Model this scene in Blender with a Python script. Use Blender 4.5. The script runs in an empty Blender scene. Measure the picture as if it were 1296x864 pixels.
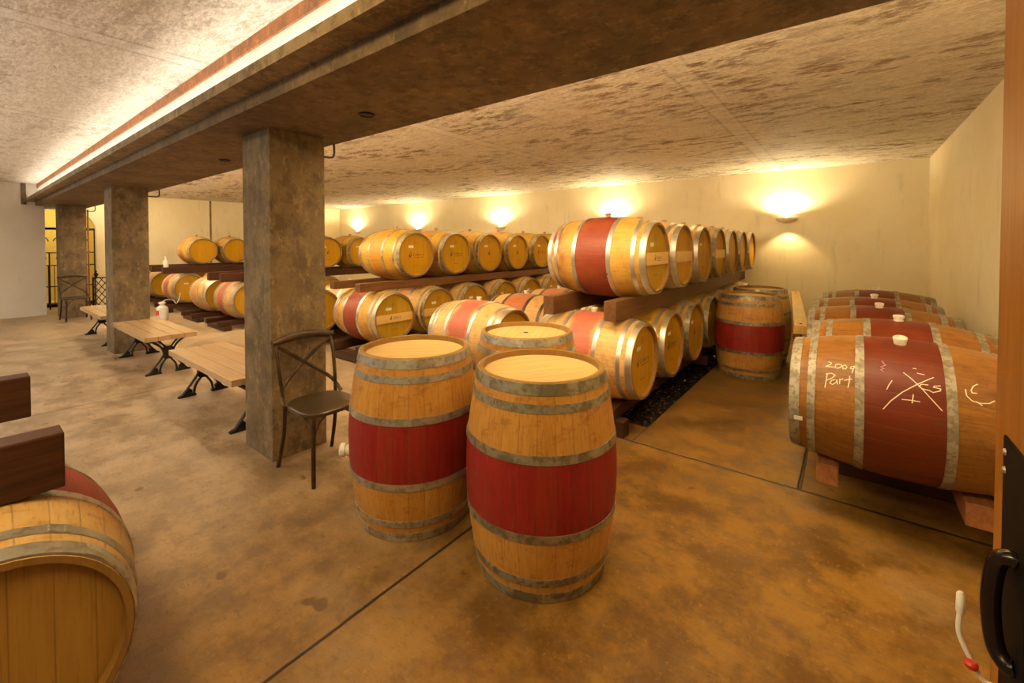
import bpy, bmesh, math, random
from mathutils import Vector, Matrix
PI = math.pi
S = bpy.context.scene
COL = S.collection
# ------------------------------------------------------------------ camera
cd = bpy.data.cameras.new('camera'); cam = bpy.data.objects.new('camera', cd); COL.objects.link(cam)
cam.location = (0, 0, 1.57)
cam.rotation_euler = (math.radians(90 - 1.2), 0, math.radians(37.8))
cd.sensor_width = 36; cd.lens = 36 * 551 / 1296
cd.shift_y = -(124 - 11.5) / 1296
cd.clip_start = .03
S.camera = cam
# ------------------------------------------------------------------ world, lights, exposure
w = bpy.data.worlds.new('world'); S.world = w; w.use_nodes = True
w.node_tree.nodes['Background'].inputs[0].default_value = (1.0, .78, .48, 1)
w.node_tree.nodes['Background'].inputs[1].default_value = .13
S.view_settings.view_transform = 'Standard'; S.view_settings.look = 'None'
S.view_settings.exposure = 0.30; S.view_settings.gamma = 1.0
S.view_settings.use_curve_mapping = False

def area(name, loc, rot, sx, sy, energy, col):
    l = bpy.data.lights.new(name, 'AREA'); l.shape = 'RECTANGLE'; l.size = sx; l.size_y = sy
    l.energy = energy; l.color = col
    o = bpy.data.objects.new(name, l); COL.objects.link(o); o.location = loc; o.rotation_euler = rot
    return o
AMB = (1, .70, .30); NEUT = (1.0, .91, .77)
area('added_fill_light', (-1.2, -.5, 2.78), (math.radians(14), 0, 0), 1.8, .5, 58, (1, .72, .32))  # added fill near the camera, out of view; no fixture here
area('added_fill_light', (-5.5, -1.5, 2.78), (0, 0, 0), 3.5, .6, 80, NEUT)  # added neutral fill for the left of the near bay
area('added_fill_light', (-10.5, -1.0, 2.78), (0, 0, 0), 3.5, .6, 70, NEUT)  # added neutral fill farther left, also without a fixture
area('cove_lamp_light', (-7.0, 1.055, 2.56), (math.radians(180 - 35), 0, 0), 13.5, .05, 26, (1, .92, .82))
area('cove_lamp_light', (-7.0, 2.06, 2.48), (math.radians(180 + 22), 0, 0), 15.0, .08, 740, (1, .89, .66))
area('added_fill_light', (-4.6, 6.2, 2.82), (0, 0, 0), 6.5, 1.0, 50, AMB)  # added amber fill under the far bay ceiling, no lamp there
area('added_fill_light', (-.5, 2.6, 2.82), (0, 0, 0), 1.2, .8, 10, (1, .60, .20))  # small added warm fill over the aisle, no lamp there
area('added_fill_light', (-7.0, -1.2, 1.9), (math.radians(180), 0, 0), 9, .3, 95, (1, .95, .89))  # added uplight hanging in mid-air, fills the near ceiling

# ------------------------------------------------------------------ node helpers
class G:
    def __init__(s, name):
        s.m = bpy.data.materials.new(name); s.m.use_nodes = True
        s.t = s.m.node_tree; s.b = s.t.nodes['Principled BSDF']
    def n(s, typ, **k):
        nd = s.t.nodes.new(typ)
        for a, v in k.items(): setattr(nd, a, v)
        return nd
    def put(s, sock, v):
        if isinstance(v, bpy.types.NodeSocket): s.t.links.new(v, sock)
        else: sock.default_value = v
    def math(s, op, a, b=0.0, c=None, clamp=False):
        nd = s.n('ShaderNodeMath', operation=op, use_clamp=clamp)
        s.put(nd.inputs[0], a); s.put(nd.inputs[1], b)
        if c is not None: s.put(nd.inputs[2], c)
        return nd.outputs[0]
    def coord(s, kind='Object'): return s.n('ShaderNodeTexCoord').outputs[kind]
    def xyz(s, v):
        nd = s.n('ShaderNodeSeparateXYZ'); s.put(nd.inputs[0], v); return nd.outputs
    def mapp(s, v, scale, loc=(0, 0, 0)):
        nd = s.n('ShaderNodeMapping'); s.put(nd.inputs[0], v); nd.inputs['Scale'].default_value = scale
        nd.inputs['Location'].default_value = loc; return nd.outputs[0]
    def noise(s, v, scale, detail=4, rough=.6, out='Fac', dim=None):
        nd = s.n('ShaderNodeTexNoise'); s.put(nd.inputs['Vector'], v)
        nd.inputs['Scale'].default_value = scale; nd.inputs['Detail'].default_value = detail
        nd.inputs['Roughness'].default_value = rough
        return nd.outputs[0]
    def ramp(s, f, lo, hi, a=0.0, b=1.0):
        nd = s.n('ShaderNodeMapRange', interpolation_type='SMOOTHSTEP'); s.put(nd.inputs[0], f)
        nd.inputs[1].default_value = lo; nd.inputs[2].default_value = hi
        nd.inputs[3].default_value = a; nd.inputs[4].default_value = b
        return nd.outputs[0]
    def mix(s, f, a, b, mode='MIX'):
        nd = s.n('ShaderNodeMix', data_type='RGBA', blend_type=mode)
        s.put(nd.inputs[0], f)
        s.put(nd.inputs[6], a if isinstance(a, bpy.types.NodeSocket) else (*a, 1))
        s.put(nd.inputs[7], b if isinstance(b, bpy.types.NodeSocket) else (*b, 1))
        return nd.outputs[2]
    def bump(s, h, strength=.3, dist=.01):
        nd = s.n('ShaderNodeBump'); nd.inputs['Strength'].default_value = strength
        nd.inputs['Distance'].default_value = dist; s.put(nd.inputs['Height'], h)
        s.t.links.new(nd.outputs[0], s.b.inputs['Normal'])
    def done(s, col=None, rough=.6, metal=0.0, spec=None):
        if col is not None: s.put(s.b.inputs['Base Color'], col if isinstance(col, bpy.types.NodeSocket) else (*col, 1))
        s.put(s.b.inputs['Roughness'], rough); s.put(s.b.inputs['Metallic'], metal)
        if spec is not None: s.b.inputs['Specular IOR Level'].default_value = spec
        return s.m

def barrel_wood(name, base, base2, red, amt, half, soft=.02, off=0.0, rough=.5, vary=.25, grime=.2, side=0.0):
    g = G(name); co = g.coord(); x, y, z = g.xyz(co)
    ang = g.math('ARCTAN2', y, x); rnd = g.n('ShaderNodeObjectInfo').outputs['Random']
    k = g.math('MULTIPLY', ang, 28 / (2 * PI))
    sid = g.math('FLOOR', k); fr = g.math('FRACT', k)
    d = g.math('ABSOLUTE', g.math('SUBTRACT', fr, .5))
    seam = g.ramp(d, .455, .495)
    wn = g.n('ShaderNodeTexWhiteNoise', noise_dimensions='2D')
    cx = g.n('ShaderNodeCombineXYZ'); g.put(cx.inputs[0], sid); g.put(cx.inputs[1], g.math('MULTIPLY', rnd, 37.0))
    g.put(wn.inputs['Vector'], cx.outputs[0])
    grain = g.noise(g.mapp(co, (30, 30, 2.2)), 1.6, 6, .65)
    blot = g.noise(co, 5.5, 5, .6)
    f = g.math('ADD', g.math('MULTIPLY', wn.outputs['Value'], .5), g.math('MULTIPLY', g.ramp(grain, .38, .62), .5))
    col = g.mix(f, base, base2)
    zz = g.math('ADD', g.math('SUBTRACT', z, off), g.math('MULTIPLY', g.math('SUBTRACT', blot, .5), soft * 3))
    m = g.ramp(g.math('ABSOLUTE', zz), half - soft, half + soft, 1, 0)
    if side: m = g.math('MAXIMUM', m, g.math('MULTIPLY', g.ramp(zz, -.16, -.30 - .1 * side, 0, 1), g.ramp(blot, .35, .6)))
    m = g.math('MULTIPLY', m, g.ramp(blot, .15, .75, amt, min(1, amt * 1.12)))
    redc = g.mix(g.ramp(grain, .3, .75), red, tuple(c * .72 for c in red))
    redc = g.mix(g.math('MULTIPLY', wn.outputs['Value'], .05), redc, base)
    col = g.mix(m, col, redc)
    fg = g.noise(g.mapp(co, (70, 70, 4)), 1.5, 4, .7); col = g.mix(g.math('MULTIPLY', g.ramp(fg, .52, .68), .45), col, tuple(c * .38 for c in base2))
    lf = g.noise(g.mapp(co, (2, 2, 5), (5, 5, 1)), 2.5, 7, .75); col = g.mix(g.math('MULTIPLY', g.ramp(lf, .52, .64), .32), col, tuple(c * .5 for c in red))
    st = g.ramp(g.noise(g.mapp(co, (4, 4, 1.5), (3, 1, 2)), 2.2, 6, .7), .58, .75)
    col = g.mix(g.math('MULTIPLY', st, grime), col, (.10, .045, .015))
    col = g.mix(g.math('MULTIPLY', seam, .32), col, (.12, .06, .02))
    hv = g.n('ShaderNodeHueSaturation'); g.put(hv.inputs['Color'], col)
    g.put(hv.inputs['Value'], g.math('ADD', 1 - vary / 2, g.math('MULTIPLY', rnd, vary)))
    g.bump(g.math('SUBTRACT', g.math('MULTIPLY', grain, .3), seam), .25, .004)
    return g.done(hv.outputs[0], rough, 0, .3)

def head_wood(name, base, base2, rough=.5, planks=6.5, dark=(.14, .07, .02), grime=.12):
    g = G(name); co = g.coord(); x, y, z = g.xyz(co)
    rnd = g.n('ShaderNodeObjectInfo').outputs['Random']
    k = g.math('MULTIPLY', g.math('ADD', y, .03), planks / .56)
    wn = g.n('ShaderNodeTexWhiteNoise', noise_dimensions='2D'); cx = g.n('ShaderNodeCombineXYZ')
    g.put(cx.inputs[0], g.math('FLOOR', k)); g.put(cx.inputs[1], g.math('MULTIPLY', rnd, 53.0)); g.put(wn.inputs['Vector'], cx.outputs[0])
    seam = g.ramp(g.math('ABSOLUTE', g.math('SUBTRACT', g.math('FRACT', k), .5)), .47, .497)
    grain = g.noise(g.mapp(co, (2.0, 28, 2)), 2.0, 6, .65)
    f = g.math('ADD', g.math('MULTIPLY', wn.outputs['Value'], .5), g.math('MULTIPLY', g.ramp(grain, .3, .7), .5))
    col = g.mix(f, base, base2)
    fg = g.noise(g.mapp(co, (3, 60, 2)), 1.5, 4, .7); col = g.mix(g.math('MULTIPLY', g.ramp(fg, .5, .68), .35), col, tuple(c * .45 for c in base2))
    st = g.ramp(g.noise(g.mapp(co, (2, 5, 1)), 2.2, 5, .7), .56, .75)
    col = g.mix(g.math('MULTIPLY', st, grime), col, dark)
    col = g.mix(g.math('MULTIPLY', seam, .5), col, dark)
    g.bump(g.math('SUBTRACT', g.math('MULTIPLY', grain, .3), seam), .2, .003)
    return g.done(col, rough, 0, .12)

def timber(name, a, b, axis=1, rough=.6, sc=1.0, dark=.3):
    g = G(name); co = g.coord('Object')
    s = [18 * sc] * 3; s[axis] = 1.2 * sc
    grain = g.noise(g.mapp(co, tuple(s)), 2.0, 7, .7); big = g.noise(co, 2.5, 4, .6)
    col = g.mix(g.ramp(grain, .3, .7), a, b)
    col = g.mix(g.math('MULTIPLY', g.ramp(big, .5, .75), dark), col, tuple(c * .35 for c in a))
    g.bump(grain, .25, .004)
    return g.done(col, rough, 0, .25)

def metal(name, c, c2, metallic=.85, rough=.38, rust=.3, sc=9):
    g = G(name); co = g.coord(); n1 = g.noise(co, sc, 6, .65); n2 = g.noise(co, sc * 4, 4, .6)
    col = g.mix(g.ramp(n1, .42, .58), c, c2)
    col = g.mix(g.math('MULTIPLY', g.ramp(n2, .50, .64), rust), col, (.16, .10, .05))
    return g.done(col, g.ramp(n1, .3, .7, rough - .06, rough + .14), metallic)

def plain(name, c, rough=.5, metallic=0.0, var=.12, sc=20):
    g = G(name); n1 = g.noise(g.coord(), sc, 4, .6)
    col = g.mix(g.ramp(n1, .3, .7), c, tuple(q * (1 - var) for q in c))
    return g.done(col, rough, metallic)

def m_floor():
    g = G('polished_concrete_floor'); co = g.coord(); x, y, z = g.xyz(co)
    n1 = g.noise(g.mapp(co, (1, 1, 1)), .55, 8, .62); n2 = g.noise(co, 3.1, 8, .7); n3 = g.noise(co, 22, 5, .7)
    sw = g.noise(g.mapp(co, (1.4, 3.2, 1), (4, 2, 0)), 1.1, 9, .72)
    # bare grey-tan screed to the left, amber-stained slabs to the right
    side = g.ramp(g.math('ADD', x, g.math('MULTIPLY', g.math('SUBTRACT', n1, .5), 1.6)), -4.2, -1.0)
    A = g.mix(g.ramp(n2, .38, .62), (.25, .165, .09), (.42, .295, .175))
    B = g.mix(g.ramp(n2, .38, .62), (.115, .052, .007), (.26, .130, .018))
    col = g.mix(side, A, B)
    col = g.mix(g.math('MULTIPLY', g.ramp(sw, .50, .66), .55), col, (.16, .085, .03))
    col = g.mix(g.math('MULTIPLY', g.ramp(n1, .52, .68), .35), col, (.45, .31, .16))
    col = g.mix(g.math('MULTIPLY', g.ramp(n3, .60, .74), .45), col, (.10, .05, .02))
    speck = g.ramp(g.noise(co, 4.6, 2, .5), .70, .735)
    col = g.mix(g.math('MULTIPLY', speck, .6), col, (.07, .03, .015))
    sc_ = g.noise(g.mapp(co, (14, 40, 1), (1, 3, 0)), 1.4, 6, .8); col = g.mix(g.math('MULTIPLY', g.ramp(sc_, .52, .66), .38), col, (.07, .035, .012))
    sc2 = g.noise(g.mapp(co, (30, 16, 1), (8, 2, 0)), 1.6, 5, .8); col = g.mix(g.math('MULTIPLY', g.ramp(sc2, .56, .70), .30), col, (.50, .33, .15))
    jit = g.math('MULTIPLY', g.math('SUBTRACT', g.noise(co, 9, 3, .6), .5), .008)
    def line(c, v, wd=.006):
        return g.ramp(g.math('ABSOLUTE', g.math('ADD', g.math('SUBTRACT', c, v), jit)), wd * .7, wd * 1.6, 1, 0)
    def gate(c, v, up=True): return g.math('GREATER_THAN' if up else 'LESS_THAN', c, v)
    js = [g.math('MULTIPLY', line(y, 3.29, .009), gate(x, -2.6)),
          g.math('MULTIPLY', line(x, -1.635), gate(y, 1.75, False)),
          g.math('MULTIPLY', line(x, -1.345, .004), gate(y, 3.29)),
          g.math('MULTIPLY', line(x, -.235, .008), gate(y, 3.29)),
          g.math('MULTIPLY', line(x, -5.87, .004), gate(y, 2.6, False)),
          g.math('MULTIPLY', line(x, -9.3, .004), gate(y, 2.6, False))]
    J = js[0]
    for q in js[1:]: J = g.math('MAXIMUM', J, q)
    col = g.mix(g.math('MULTIPLY', J, .93), col, (.02, .01, .006))
    h = g.math('SUBTRACT', g.math('ADD', g.math('MULTIPLY', n2, .5), g.math('MULTIPLY', n3, .25)), g.math('MULTIPLY', J, 1.5))
    g.bump(h, .6, .012)
    return g.done(col, g.ramp(n2, .3, .7, .34, .62), 0, .45)

def m_ceiling():
    g = G('board_marked_concrete_ceiling'); co = g.coord(); x, y, z = g.xyz(co)
    st = g.noise(g.mapp(co, (2.6, 6.5, 1)), 1.5, 10, .78)
    big = g.noise(g.mapp(co, (.9, 1.5, 1), (7, 1, 0)), .75, 6, .65)
    fine = g.noise(g.mapp(co, (9, 26, 1)), 1.6, 6, .75)
    col = g.mix(g.ramp(fine, .42, .58), (.84, .78, .66), (.66, .58, .44))
    f = g.math('MULTIPLY', g.ramp(st, .48, .58), g.ramp(big, .40, .58, .12, 1.0))
    # the far bay is the more stained one
    f = g.math('MULTIPLY', f, g.ramp(y, .6, 3.2, .45, 1.0))
    col = g.mix(f, col, (.20, .12, .04))
    col = g.mix(g.math('MULTIPLY', g.ramp(g.noise(g.mapp(co, (5, 17, 1), (2, 9, 0)), 2.0, 8, .8), .60, .70), .55), col, (.10, .06, .03))
    f2 = g.noise(g.mapp(co, (16, 48, 1), (3, 3, 0)), 1.7, 6, .8); col = g.mix(g.math('MULTIPLY', g.ramp(f2, .50, .62), g.ramp(y, .6, 3.2, .30, .55)), col, (.22, .14, .06))
    q = g.math('ABSOLUTE', g.math('SUBTRACT', g.math('FRACT', g.math('MULTIPLY', g.math('ADD', x, 1.02 + 27), 1 / 2.7)), .5))
    q = g.math('MULTIPLY', g.math('SUBTRACT', .5, q), 2.7)       # metres from the nearest seam
    band = g.ramp(q, .06, .10, 1, 0); line = g.ramp(g.math('ABSOLUTE', g.math('SUBTRACT', q, .085)), .008, .022, 1, 0)
    col = g.mix(g.math('MULTIPLY', band, .35), col, (.78, .73, .62))
    col = g.mix(g.math('MULTIPLY', line, g.ramp(st, .35, .6, .1, .4)), col, (.22, .16, .09))
    g.bump(g.math('ADD', st, g.math('MULTIPLY', fine, .5)), .45, .02)
    return g.done(col, .75)

def m_plaster(name, c, c2, stain=.25, sc=.8):
    g = G(name); co = g.coord(); n1 = g.noise(co, sc, 7, .65); n2 = g.noise(g.mapp(co, (3, 3, .6)), 2.2, 7, .7); n3 = g.noise(co, 28, 4, .6)
    col = g.mix(g.ramp(n1, .35, .65), c, c2)
    col = g.mix(g.math('MULTIPLY', g.ramp(n2, .55, .72), stain), col, tuple(q * .45 for q in c))
    g.bump(g.math('ADD', n3, n2), .18, .006)
    return g.done(col, .7)

def m_concrete(name, c, c2, dark=(.07, .05, .03), sc=2.2, amt=.6):
    g = G(name); co = g.coord(); n1 = g.noise(co, sc, 9, .7); n2 = g.noise(g.mapp(co, (1.2, 1.2, .9)), 7, 10, .8); n3 = g.noise(co, 60, 3, .6)
    col = g.mix(g.ramp(n1, .35, .65), c, c2)
    col = g.mix(g.math('MULTIPLY', g.ramp(n2, .47, .60), amt), col, dark)
    n4 = g.noise(g.mapp(co, (1, 1, .5), (4, 4, 4)), 14, 6, .8); col = g.mix(g.math('MULTIPLY', g.ramp(n4, .52, .64), .4), col, tuple(min(1, q * 1.9) for q in c))
    col = g.mix(g.math('MULTIPLY', g.ramp(n3, .62, .72), .5), col, dark)
    g.bump(g.math('ADD', n2, g.math('MULTIPLY', n3, .6)), .45, .012)
    return g.done(col, .8)

M = {}
M['floor'] = m_floor(); M['ceiling'] = m_ceiling()
M['wall'] = m_plaster('cream_plaster', (.86, .77, .54), (.80, .69, .44))
M['wall_pale'] = m_plaster('pale_plaster', (.74, .67, .54), (.68, .60, .47), .12)
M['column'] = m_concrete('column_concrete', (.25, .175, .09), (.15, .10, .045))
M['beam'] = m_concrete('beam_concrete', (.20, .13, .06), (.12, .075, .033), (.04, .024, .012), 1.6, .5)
M['ledge'] = m_concrete('ledge_concrete', (.33, .235, .12), (.22, .15, .07), sc=3)
M['upstand'] = m_plaster('limewashed_upstand', (.80, .72, .62), (.70, .58, .48), .3, 2)
M['rust'] = m_concrete('rust_stained_concrete', (.42, .16, .05), (.30, .13, .05), (.08, .05, .03), 3, .5)
W = {
 'deep': (barrel_wood('oak_deep_wine_band', (.53, .275, .060), (.44, .195, .032), (.27, .010, .012), 1.0, .157, .006, vary=.10),
          head_wood('pale_new_oak_head', (.66, .45, .18), (.60, .38, .14), planks=6.5, grime=.05)),
 'pink': (barrel_wood('oak_soft_pink_band', (.66, .43, .17), (.58, .34, .11), (.42, .045, .045), .78, .145, .055),
          head_wood('golden_oak_head', (.50, .27, .018), (.42, .21, .012))),
 'wide': (barrel_wood('oak_wide_red_band', (.54, .32, .06), (.46, .24, .035), (.21, .020, .010), .90, .16, .014, side=1),
          head_wood('olive_gold_oak_head', (.44, .27, .02), (.37, .21, .012))),
 'washed': (barrel_wood('oak_washed_pink_band', (.60, .40, .17), (.52, .31, .10), (.36, .035, .035), .88, .20, .07),
          head_wood('dull_brown_oak_head', (.40, .23, .05), (.33, .17, .03))),
 'gold': (barrel_wood('golden_oak', (.56, .33, .035), (.48, .25, .02), (.48, .16, .02), .55, .13, .03),
          head_wood('amber_oak_head', (.52, .28, .010), (.43, .21, .008))),
 'tan': (barrel_wood('tan_oak', (.60, .37, .12), (.50, .28, .08), (.42, .12, .05), .45, .12, .04),
          head_wood('tan_oak_head', (.50, .28, .018), (.42, .21, .012))),
 'aged': (barrel_wood('aged_brown_oak', (.27, .115, .018), (.17, .065, .010), (.13, .014, .005), .88, .17, .01, rough=.42, grime=.5),
          head_wood('aged_oak_head', (.30, .16, .05), (.22, .11, .03))),
 'orange': (barrel_wood('orange_oak', (.60, .36, .12), (.5, .27, .07), (.42, .10, .035), .8, .16, .015),
          head_wood('dim_oak_head', (.42, .24, .06), (.34, .18, .04))),
}
M['rim'] = head_wood('oak_chime', (.46, .27, .07), (.36, .19, .045), planks=0.01, grime=.3)
M['hoop'] = metal('galvanised_hoop', (.55, .52, .45), (.40, .37, .30), .75, .36, .35)
M['hoop_bright'] = metal('bright_steel_hoop', (.70, .67, .60), (.60, .57, .50), .85, .33, .03)
M['hoop_dull'] = metal('dull_olive_hoop', (.36, .33, .24), (.22, .19, .12), .6, .42, .5)
M['hoop_chalky'] = metal('chalky_zinc_hoop', (.31, .28, .20), (.20, .17, .11), .25, .55, .6, 14)
M['hoop_black'] = metal('black_hoop', (.05, .035, .03), (.09, .06, .05), .5, .4, .2)
M['bung'] = plain('white_silicone_bung', (.78, .74, .62), .4)
M['bung_wood'] = plain('wooden_bung', (.45, .24, .10), .6)
M['ink'] = plain('burnt_ink', (.07, .03, .012), .7)
M['ink_soft'] = plain('faded_ink', (.24, .12, .03), .7)
M['paper'] = plain('white_paper', (.80, .76, .64), .7)
M['chalk'] = plain('chalk', (.85, .74, .55), .9)
M['chalk_pink'] = plain('pink_chalk', (.62, .28, .36), .9)
M['bar'] = timber('pale_crossbar_oak', (.74, .50, .17), (.66, .42, .12), 1)
M['rack'] = timber('dark_rack_timber', (.075, .026, .010), (.035, .012, .006), 1, .5)
M['rackx'] = timber('dark_rack_cross_timber', (.07, .026, .010), (.03, .012, .006), 0, .55)
M['rackbrown'] = timber('brown_rack_timber', (.16, .070, .022), (.09, .038, .012), 1, .5)
M['plank'] = timber('yellow_plank_timber', (.62, .40, .10), (.50, .30, .06), 1, .5)
M['block'] = timber('sawn_block_timber', (.40, .17, .07), (.26, .10, .04), 1, .6)
M['iron'] = metal('black_cast_iron', (.012, .011, .011), (.03, .025, .022), .6, .42, .1)
M['bronze'] = metal('bronzed_chair_metal', (.10, .065, .035), (.055, .035, .02), .7, .38, .2)
M['chair_seat'] = plain('chair_seat_metal', (.11, .075, .04), .34, .6)
M['bench'] = None
def m_bench():
    g = G('bench_top_timber'); co = g.coord(); x, y, z = g.xyz(co)
    grain = g.noise(g.mapp(co, (1.5, 26, 26)), 2, 7, .7)
    k = g.math('MULTIPLY', y, 1 / .13); seam = g.ramp(g.math('ABSOLUTE', g.math('SUBTRACT', g.math('FRACT', k), .5)), .46, .495)
    wn = g.n('ShaderNodeTexWhiteNoise', noise_dimensions='1D'); g.put(wn.inputs['W'], g.math('FLOOR', k))
    col = g.mix(g.math('ADD', g.math('MULTIPLY', wn.outputs['Value'], .4), g.math('MULTIPLY', g.ramp(grain, .3, .7), .6)), (.55, .36, .19), (.40, .235, .11))
    col = g.mix(g.math('MULTIPLY', seam, .6), col, (.08, .04, .02))
    return g.done(col, .24, 0, .7)
M['bench'] = m_bench()
M['door'] = timber('orange_pine_door', (.38, .15, .018), (.28, .10, .010), 2, .4, 1.4, .12)
M['black'] = plain('black_plate', (.006, .005, .005), .6)
M['black'].node_tree.nodes['Principled BSDF'].inputs['Specular IOR Level'].default_value = .1
M['blackgloss'] = plain('black_gloss_handle', (.010, .006, .006), .18, .1)
M['white'] = plain('white_plastic', (.80, .77, .70), .4)
M['redp'] = plain('red_plastic', (.50, .03, .015), .4)
M['steel'] = plain('screw_steel', (.5, .47, .4), .3, .9)
M['sconce'] = plain('plaster_sconce', (.72, .60, .38), .6)
M['pebble'] = plain('wet_dark_gravel', (.035, .02, .012), .22, 0, .7, 9)
M['trench'] = plain('dark_trench', (.02, .012, .008), .6)
M['glass'] = plain('green_bottle_glass', (.03, .03, .015), .15)
M['pipe'] = plain('black_conduit', (.03, .02, .015), .45, .3)
M['clay'] = plain('alcove_plaster', (.78, .60, .20), .8)
ml = G('sconce_bulb'); ml.b.inputs['Emission Color'].default_value = (1, .78, .42, 1); ml.b.inputs['Emission Strength'].default_value = 30; M['bulb'] = ml.done((1, .9, .7))
ml = G('cove_tube_glow'); ml.b.inputs['Emission Color'].default_value = (1, .9, .78, 1); ml.b.inputs['Emission Strength'].default_value = 5; M['tube'] = ml.done((1, .95, .9))

# ------------------------------------------------------------------ mesh helpers
def box(bm, x0, x1, y0, y1, z0, z1, bev=0.0, rot=None):
    r = bmesh.ops.create_cube(bm, size=1.0); vs = r['verts']
    for v in vs: v.co = Vector((x0 + (v.co.x + .5) * (x1 - x0), y0 + (v.co.y + .5) * (y1 - y0), z0 + (v.co.z + .5) * (z1 - z0)))
    if bev:
        es = list({e for v in vs for e in v.link_edges})
        bmesh.ops.bevel(bm, geom=es, offset=bev, segments=2, affect='EDGES', profile=.6)
    return bm
def tube(bm, pts, r, seg=10, cap=True, flat=None):
    """sweep a circle (or a flat ellipse: flat=(width factor, direction)) along pts"""
    pts = [Vector(p) for p in pts]; n = len(pts); rs = r if isinstance(r, (list, tuple)) else [r] * n
    T = []
    for i in range(n):
        a = pts[max(0, i - 1)]; b = pts[min(n - 1, i + 1)]; T.append((b - a).normalized())
    up = Vector((0, 0, 1)) if abs(T[0].z) < .9 else Vector((0, 1, 0))
    if flat: up = Vector(flat[1])
    N = (up - T[0] * up.dot(T[0])).normalized(); rings = []
    for i in range(n):
        N = (N - T[i] * N.dot(T[i])).normalized(); B = T[i].cross(N)
        k = flat[0] if flat else 1
        rings.append([bm.verts.new(pts[i] + (N * math.cos(2 * PI * j / seg) * k + B * math.sin(2 * PI * j / seg)) * rs[i]) for j in range(seg)])
    for i in range(n - 1):
        for j in range(seg):
            bm.faces.new((rings[i][j], rings[i][(j + 1) % seg], rings[i + 1][(j + 1) % seg], rings[i + 1][j]))
    if cap: bm.faces.new(rings[0][::-1]); bm.faces.new(rings[-1])
    return bm
def bez(p, n=12):
    """smooth curve through points (Catmull-Rom)"""
    p = [Vector(q) for q in p]; out = []
    for i in range(len(p) - 1):
        a = p[max(0, i - 1)]; b = p[i]; c = p[i + 1]; d = p[min(len(p) - 1, i + 2)]
        for k in range(n):
            t = k / n
            out.append(.5 * ((2 * b) + (c - a) * t + (2 * a - 5 * b + 4 * c - d) * t * t + (3 * b - a - 3 * c + d) * t ** 3))
    out.append(p[-1]); return out
def lathe(bm, prof, seg=48, closed=False):
    rings = []
    for r, z in prof:
        if r < 1e-6: rings.append([bm.verts.new((0, 0, z))])
        else: rings.append([bm.verts.new((r * math.cos(2 * PI * j / seg), r * math.sin(2 * PI * j / seg), z)) for j in range(seg)])
    m = len(rings)
    for i in range(m if closed else m - 1):
        a = rings[i]; b = rings[(i + 1) % m]
        for j in range(seg):
            k = (j + 1) % seg
            if len(a) == 1 and len(b) == 1: continue
            if len(a) == 1: bm.faces.new((a[0], b[j], b[k]))
            elif len(b) == 1: bm.faces.new((a[j], a[k], b[0]))
            else: bm.faces.new((a[j], a[k], b[k], b[j]))
    return bm
def prism(bm, poly, axis, a, b):
    """extrude a 2D outline along an axis ('x': outline in y,z)"""
    def v(p, t): return {'x': (t, p[0], p[1]), 'y': (p[0], t, p[1]), 'z': (p[0], p[1], t)}[axis]
    A = [bm.verts.new(v(p, a)) for p in poly]; B = [bm.verts.new(v(p, b)) for p in poly]
    bm.faces.new(A[::-1]); bm.faces.new(B); n = len(poly)
    for i in range(n): bm.faces.new((A[i], A[(i + 1) % n], B[(i + 1) % n], B[i]))
    return bm
def obj(name, bm, m, parent=None, smooth=True, ang=35):
    bmesh.ops.recalc_face_normals(bm, faces=bm.faces)
    me = bpy.data.meshes.new(name); bm.to_mesh(me); bm.free()
    me.materials.append(m)
    if smooth:
        for p in me.polygons: p.use_smooth = True
        me.set_sharp_from_angle(angle=math.radians(ang))
    o = bpy.data.objects.new(name, me); COL.objects.link(o)
    if parent: o.parent = parent
    return o
def tag(o, label, cat, group=None, kind=None):
    if label: o['label'] = label
    if cat: o['category'] = cat
    if group: o['group'] = group
    if kind: o['kind'] = kind
    return o
def thing(name, loc, label, cat, group=None, rz=0):
    o = bpy.data.objects.new(name, None); COL.objects.link(o); o.location = loc; o.rotation_euler = (0, 0, rz)
    o.empty_display_size = .1
    return tag(o, label, cat, group)
def struct(name, bm, m, parent=None, smooth=False):
    o = obj(name, bm, m, parent, smooth)
    if not parent: o['kind'] = 'structure'
    return o
def copy_tree(o, parent=None):
    c = o.copy(); COL.objects.link(c)
    if parent: c.parent = parent
    for ch in list(o.children): copy_tree(ch, c)
    return c
def nb(): return bmesh.new()

# ------------------------------------------------------------------ THE SETTING
CZ = 2.85
bm = nb()
for (x0, x1, y0, y1) in ((-16.6, 1.6, -3, 3.62), (-1.345, 1.6, 3.62, 9.2), (-16.6, -1.78, 3.62, 9.2), (-1.78, -1.345, 8.85, 9.2)):
    vs = [bm.verts.new(p) for p in ((x0, y0, 0), (x1, y0, 0), (x1, y1, 0), (x0, y1, 0))]; bm.faces.new(vs)
struct('floor', bm, M['floor'])
bm = nb(); box(bm, -1.80, -1.325, 3.6, 8.87, -.09, -.06)
box(bm, -1.80, -1.78, 3.6, 8.87, -.06, -.001); box(bm, -1.345, -1.325, 3.6, 8.87, -.06, -.001); box(bm, -1.78, -1.345, 3.6, 3.62, -.06, -.001); box(bm, -1.78, -1.345, 8.85, 8.87, -.06, -.001)
struct('trim_1', bm, M['trench'])
struct('ceiling', box(nb(), -16.8, 1.3, -3, 9.3, CZ, CZ + .15), M['ceiling'])
struct('wall_back', box(nb(), -15.5, 1.2, 9.0, 9.25, 0, CZ), M['wall'])
struct('wall_right', box(nb(), .93, 1.15, 1.2, 9.0, 0, CZ), M['wall'])
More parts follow.
